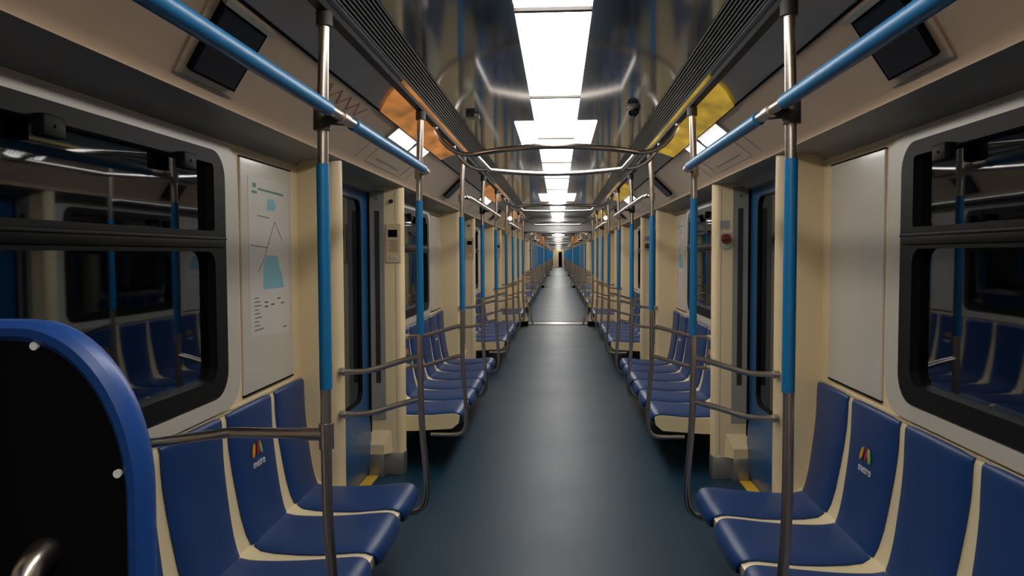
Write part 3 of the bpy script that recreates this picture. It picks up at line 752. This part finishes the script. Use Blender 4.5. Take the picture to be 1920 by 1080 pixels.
# ------------------------------------------------------------------ tall seat seen from behind, near left
def tall_seat():
    Y = 1.0
    t = Thing('high_back_seat', 'tall black-backed seat with a blue rounded rim, close on the left', 'seat', (-0.80, Y, 0.0))
    # outline of the back in x-z, symmetrical about its centre line
    cx, hw, zt, zb = -0.845, 0.300, 1.573, 0.50
    def outline(ins):
        P = []; w_ = hw-ins; n = 16; rx, rz = 0.165-ins*0.5, 0.235-ins*0.5
        for i in range(n+1):
            a = math.pi/2*i/n; P.append((cx+w_-rx+rx*math.cos(a), zt-ins-rz+rz*math.sin(a)))
        for i in range(n+1):
            a = math.pi/2*(1-i/n); P.append((cx-w_+rx-rx*math.cos(a), zt-ins-rz+rz*math.sin(a)))
        P.append((cx-w_*0.98, zb+ins)); P.append((cx+w_*0.98, zb+ins))
        return P
    def rim(bm):
        rings_ = []
        for ins, y in ((0.034, 0.004), (0.022, -0.010), (0.011, -0.012), (0.003, -0.004), (0.0, 0.010), (0.002, 0.026), (0.012, 0.040), (0.05, 0.046)):
            rings_.append([bm.verts.new((x, y, z)) for x, z in outline(ins)])
        n = len(rings_[0])
        for a, b in zip(rings_, rings_[1:]):
            for i in range(n): bm.faces.new((a[i], a[(i+1) % n], b[(i+1) % n], b[i]))
        f = bm.faces.new(rings_[-1]); f.normal_update(); bmesh.ops.triangulate(bm, faces=[f])
    t.part('seat_back_shell', 0, rim, RIM, label='blue moulded rim and front of the back')
    def panel(bm):
        a = [bm.verts.new((x, -0.001, z)) for x, z in outline(0.028)]; b = [bm.verts.new((x, 0.03, z)) for x, z in outline(0.028)]
        n = len(a)
        for i in range(n): bm.faces.new((a[i], a[(i+1) % n], b[(i+1) % n], b[i]))
        bm.faces.new(a); bm.faces.new(b[::-1])
    bp = t.part('rear_panel', 0, panel, BLACK, label='flat black rear panel', smooth=False)
    for x, z in ((-0.697, 1.537), (-0.584, 1.362), (-0.98, 1.537), (-1.100, 1.362)):
        t.part('screw', (x, z), lambda bm: cyl(bm, (x, 0.0, z), (x, -0.006, z), 0.0058, 14), WHITE, parent=bp, label='small bright screw head')
    t.part('handle', 0, lambda bm: tube(bm, [(-0.700, 0.0, 1.02), (-0.695, -0.035, 1.05), (-0.692, -0.050, 1.12), (-0.690, -0.050, 1.19), (-0.689, -0.040, 1.235), (-0.689, -0.012, 1.250), (-0.689, 0.0, 1.250)], 0.021, 18), STEEL, label='steel grab handle low on the back')
    # cushion, cream shell and pedestal on the far side of the back
    t.part('seat_cushion', 0, lambda bm: box(bm, cx-0.235, cx+0.235, 0.06, 0.50, 0.43, 0.50, 0.03, 4), PAD)
    t.part('seat_pan', 0, lambda bm: box(bm, cx-0.24, cx+0.24, 0.0, 0.50, 0.385, 0.435, 0.015, 3), SHELL)
    t.part('pedestal', 0, lambda bm: [box(bm, cx-0.07, cx+0.07, 0.12, 0.36, 0.0, 0.39, 0.012)], KICK)
tall_seat()

# ------------------------------------------------------------------ gangways between carriages
def gangway(k, y):
    Wd = ['first', 'second', 'third', 'fourth'][k]
    for y_, f in ((y, 1), (y+0.75, -1)):
        def endwall(bm):
            a, b = (-0.02, 0.04) if f > 0 else (-0.04, 0.02)
            for s in (-1, 1): box(bm, s*0.80, s*1.52, a, b, 0.0, 2.62)
        struct('wall_end', ('gw', f), endwall, CREAM, y_, smooth=False)
        struct('trim_header', ('gh', f), lambda bm: box(bm, -0.80, 0.80, -0.03, 0.03, 2.19, 2.62), SLANT, y_, smooth=False)
    def bel(bm):
        n = 7
        for s in (-1, 1):
            for i in range(n): box(bm, s*(0.82 if i % 2 else 0.86), s*0.92, 0.04+0.67*i/n, 0.04+0.67*(i+1)/n, 0.0, 2.22)
        for i in range(n): box(bm, -0.92, 0.92, 0.04+0.67*i/n, 0.04+0.67*(i+1)/n, 2.19 if i % 2 else 2.21, 2.26)
    struct('wall_gangway', 'b', bel, BELLOW, y, smooth=False)
    struct('floor', 'gwf', lambda bm: box(bm, -0.90, 0.90, -0.02, 0.77, -0.05, 0.004), KICK, y)
    struct('trim_threshold', 'th', lambda bm: [box(bm, -0.80, 0.80, -0.06, -0.01, 0.0, 0.014, 0.004), box(bm, -0.80, 0.80, 0.74, 0.80, 0.0, 0.014, 0.004)], STEELD, y)
    single('gangway_lintel', 0, lambda bm: tube(bm, [(-0.52, 0, 2.165), (0.52, 0, 2.165)], 0.022, 14, smooth=False), STEEL, (0, y-0.06, 2.165), 'bright steel bar across the top of the %s gangway' % Wd, 'bar', 'steel bars above the gangways')
    for s in (-1, 1):
        t = Thing('equipment_cabinet', 'low cream cabinet with black base on the %s before the %s gangway' % (SIDE[s], Wd), 'cabinet', (s*1.0, y-0.30, 0), 'low cabinets beside the gangways')
        t.part('body', s, lambda bm: prism(bm, [(s*0.70, 0.11), (s*1.30, 0.11), (s*1.30, 0.62), (s*0.84, 0.62)], -0.05, 0.26), CREAM)
        t.part('plinth', s, lambda bm: box(bm, s*0.69, s*1.30, -0.07, 0.26, 0.0, 0.112, 0.004), BLACK)
        single('gangway_rail', s, lambda bm: tube(bm, [(s*0.585, 0, 0.012), (s*0.60, 0, 0.06), (s*0.74, 0, 0.62), (s*0.765, 0, 0.68), (s*0.785, 0.005, 0.70)], 0.018, 12), STEEL, (s*0.59, y-0.03, 0), 'slanting steel rail at the %s foot of the %s gangway' % (SIDE[s], Wd), 'rail', 'slanting rails at the gangways')
        if k == 0:
            t = Thing('lamp_reflection_loop', 'lamp reflection modelled as an orange loop, under the %s end of the first gangway bar' % SIDE[s], 'modelled reflection', (s*0.375, y-0.06, 1.90))  # orange lamp reflection built here as a solid hanging loop
            t.part('cord', s, lambda bm: cyl(bm, (s*0.375, 0, 2.147), (s*0.375, 0, 2.06), 0.009, 8), BLACK)
            t.part('loop', s, lambda bm: tube(bm, [(s*(0.375+0.045*math.cos(a)), 0.02*math.cos(a), 1.985+0.075*math.sin(a)) for a in [2*math.pi*i/20 for i in range(20)]], 0.018, 8, closed=True), LAMPREFL)
for k in range(4): gangway(k, 17.9+20.0*k)

# far end wall with its dark doorway, and the wall behind the camera
def far_wall(bm):
    for a, b in ((-1.52, 0.0), (0.45, 1.52)): box(bm, a, b, 0, 0.06, 0, 2.62)
    box(bm, 0.0, 0.45, 0, 0.06, 1.95, 2.62)
struct('wall_back', 'far', far_wall, CREAM, 97.9, smooth=False)
struct('door_far', 'far', lambda bm: box(bm, 0.0, 0.45, 0.08, 0.11, 0, 1.95), BLACK, 97.9)
struct('wall_front', 'near', lambda bm: box(bm, -1.52, 1.52, -0.06, 0.0, 0, 2.62), CREAM, -3.0)
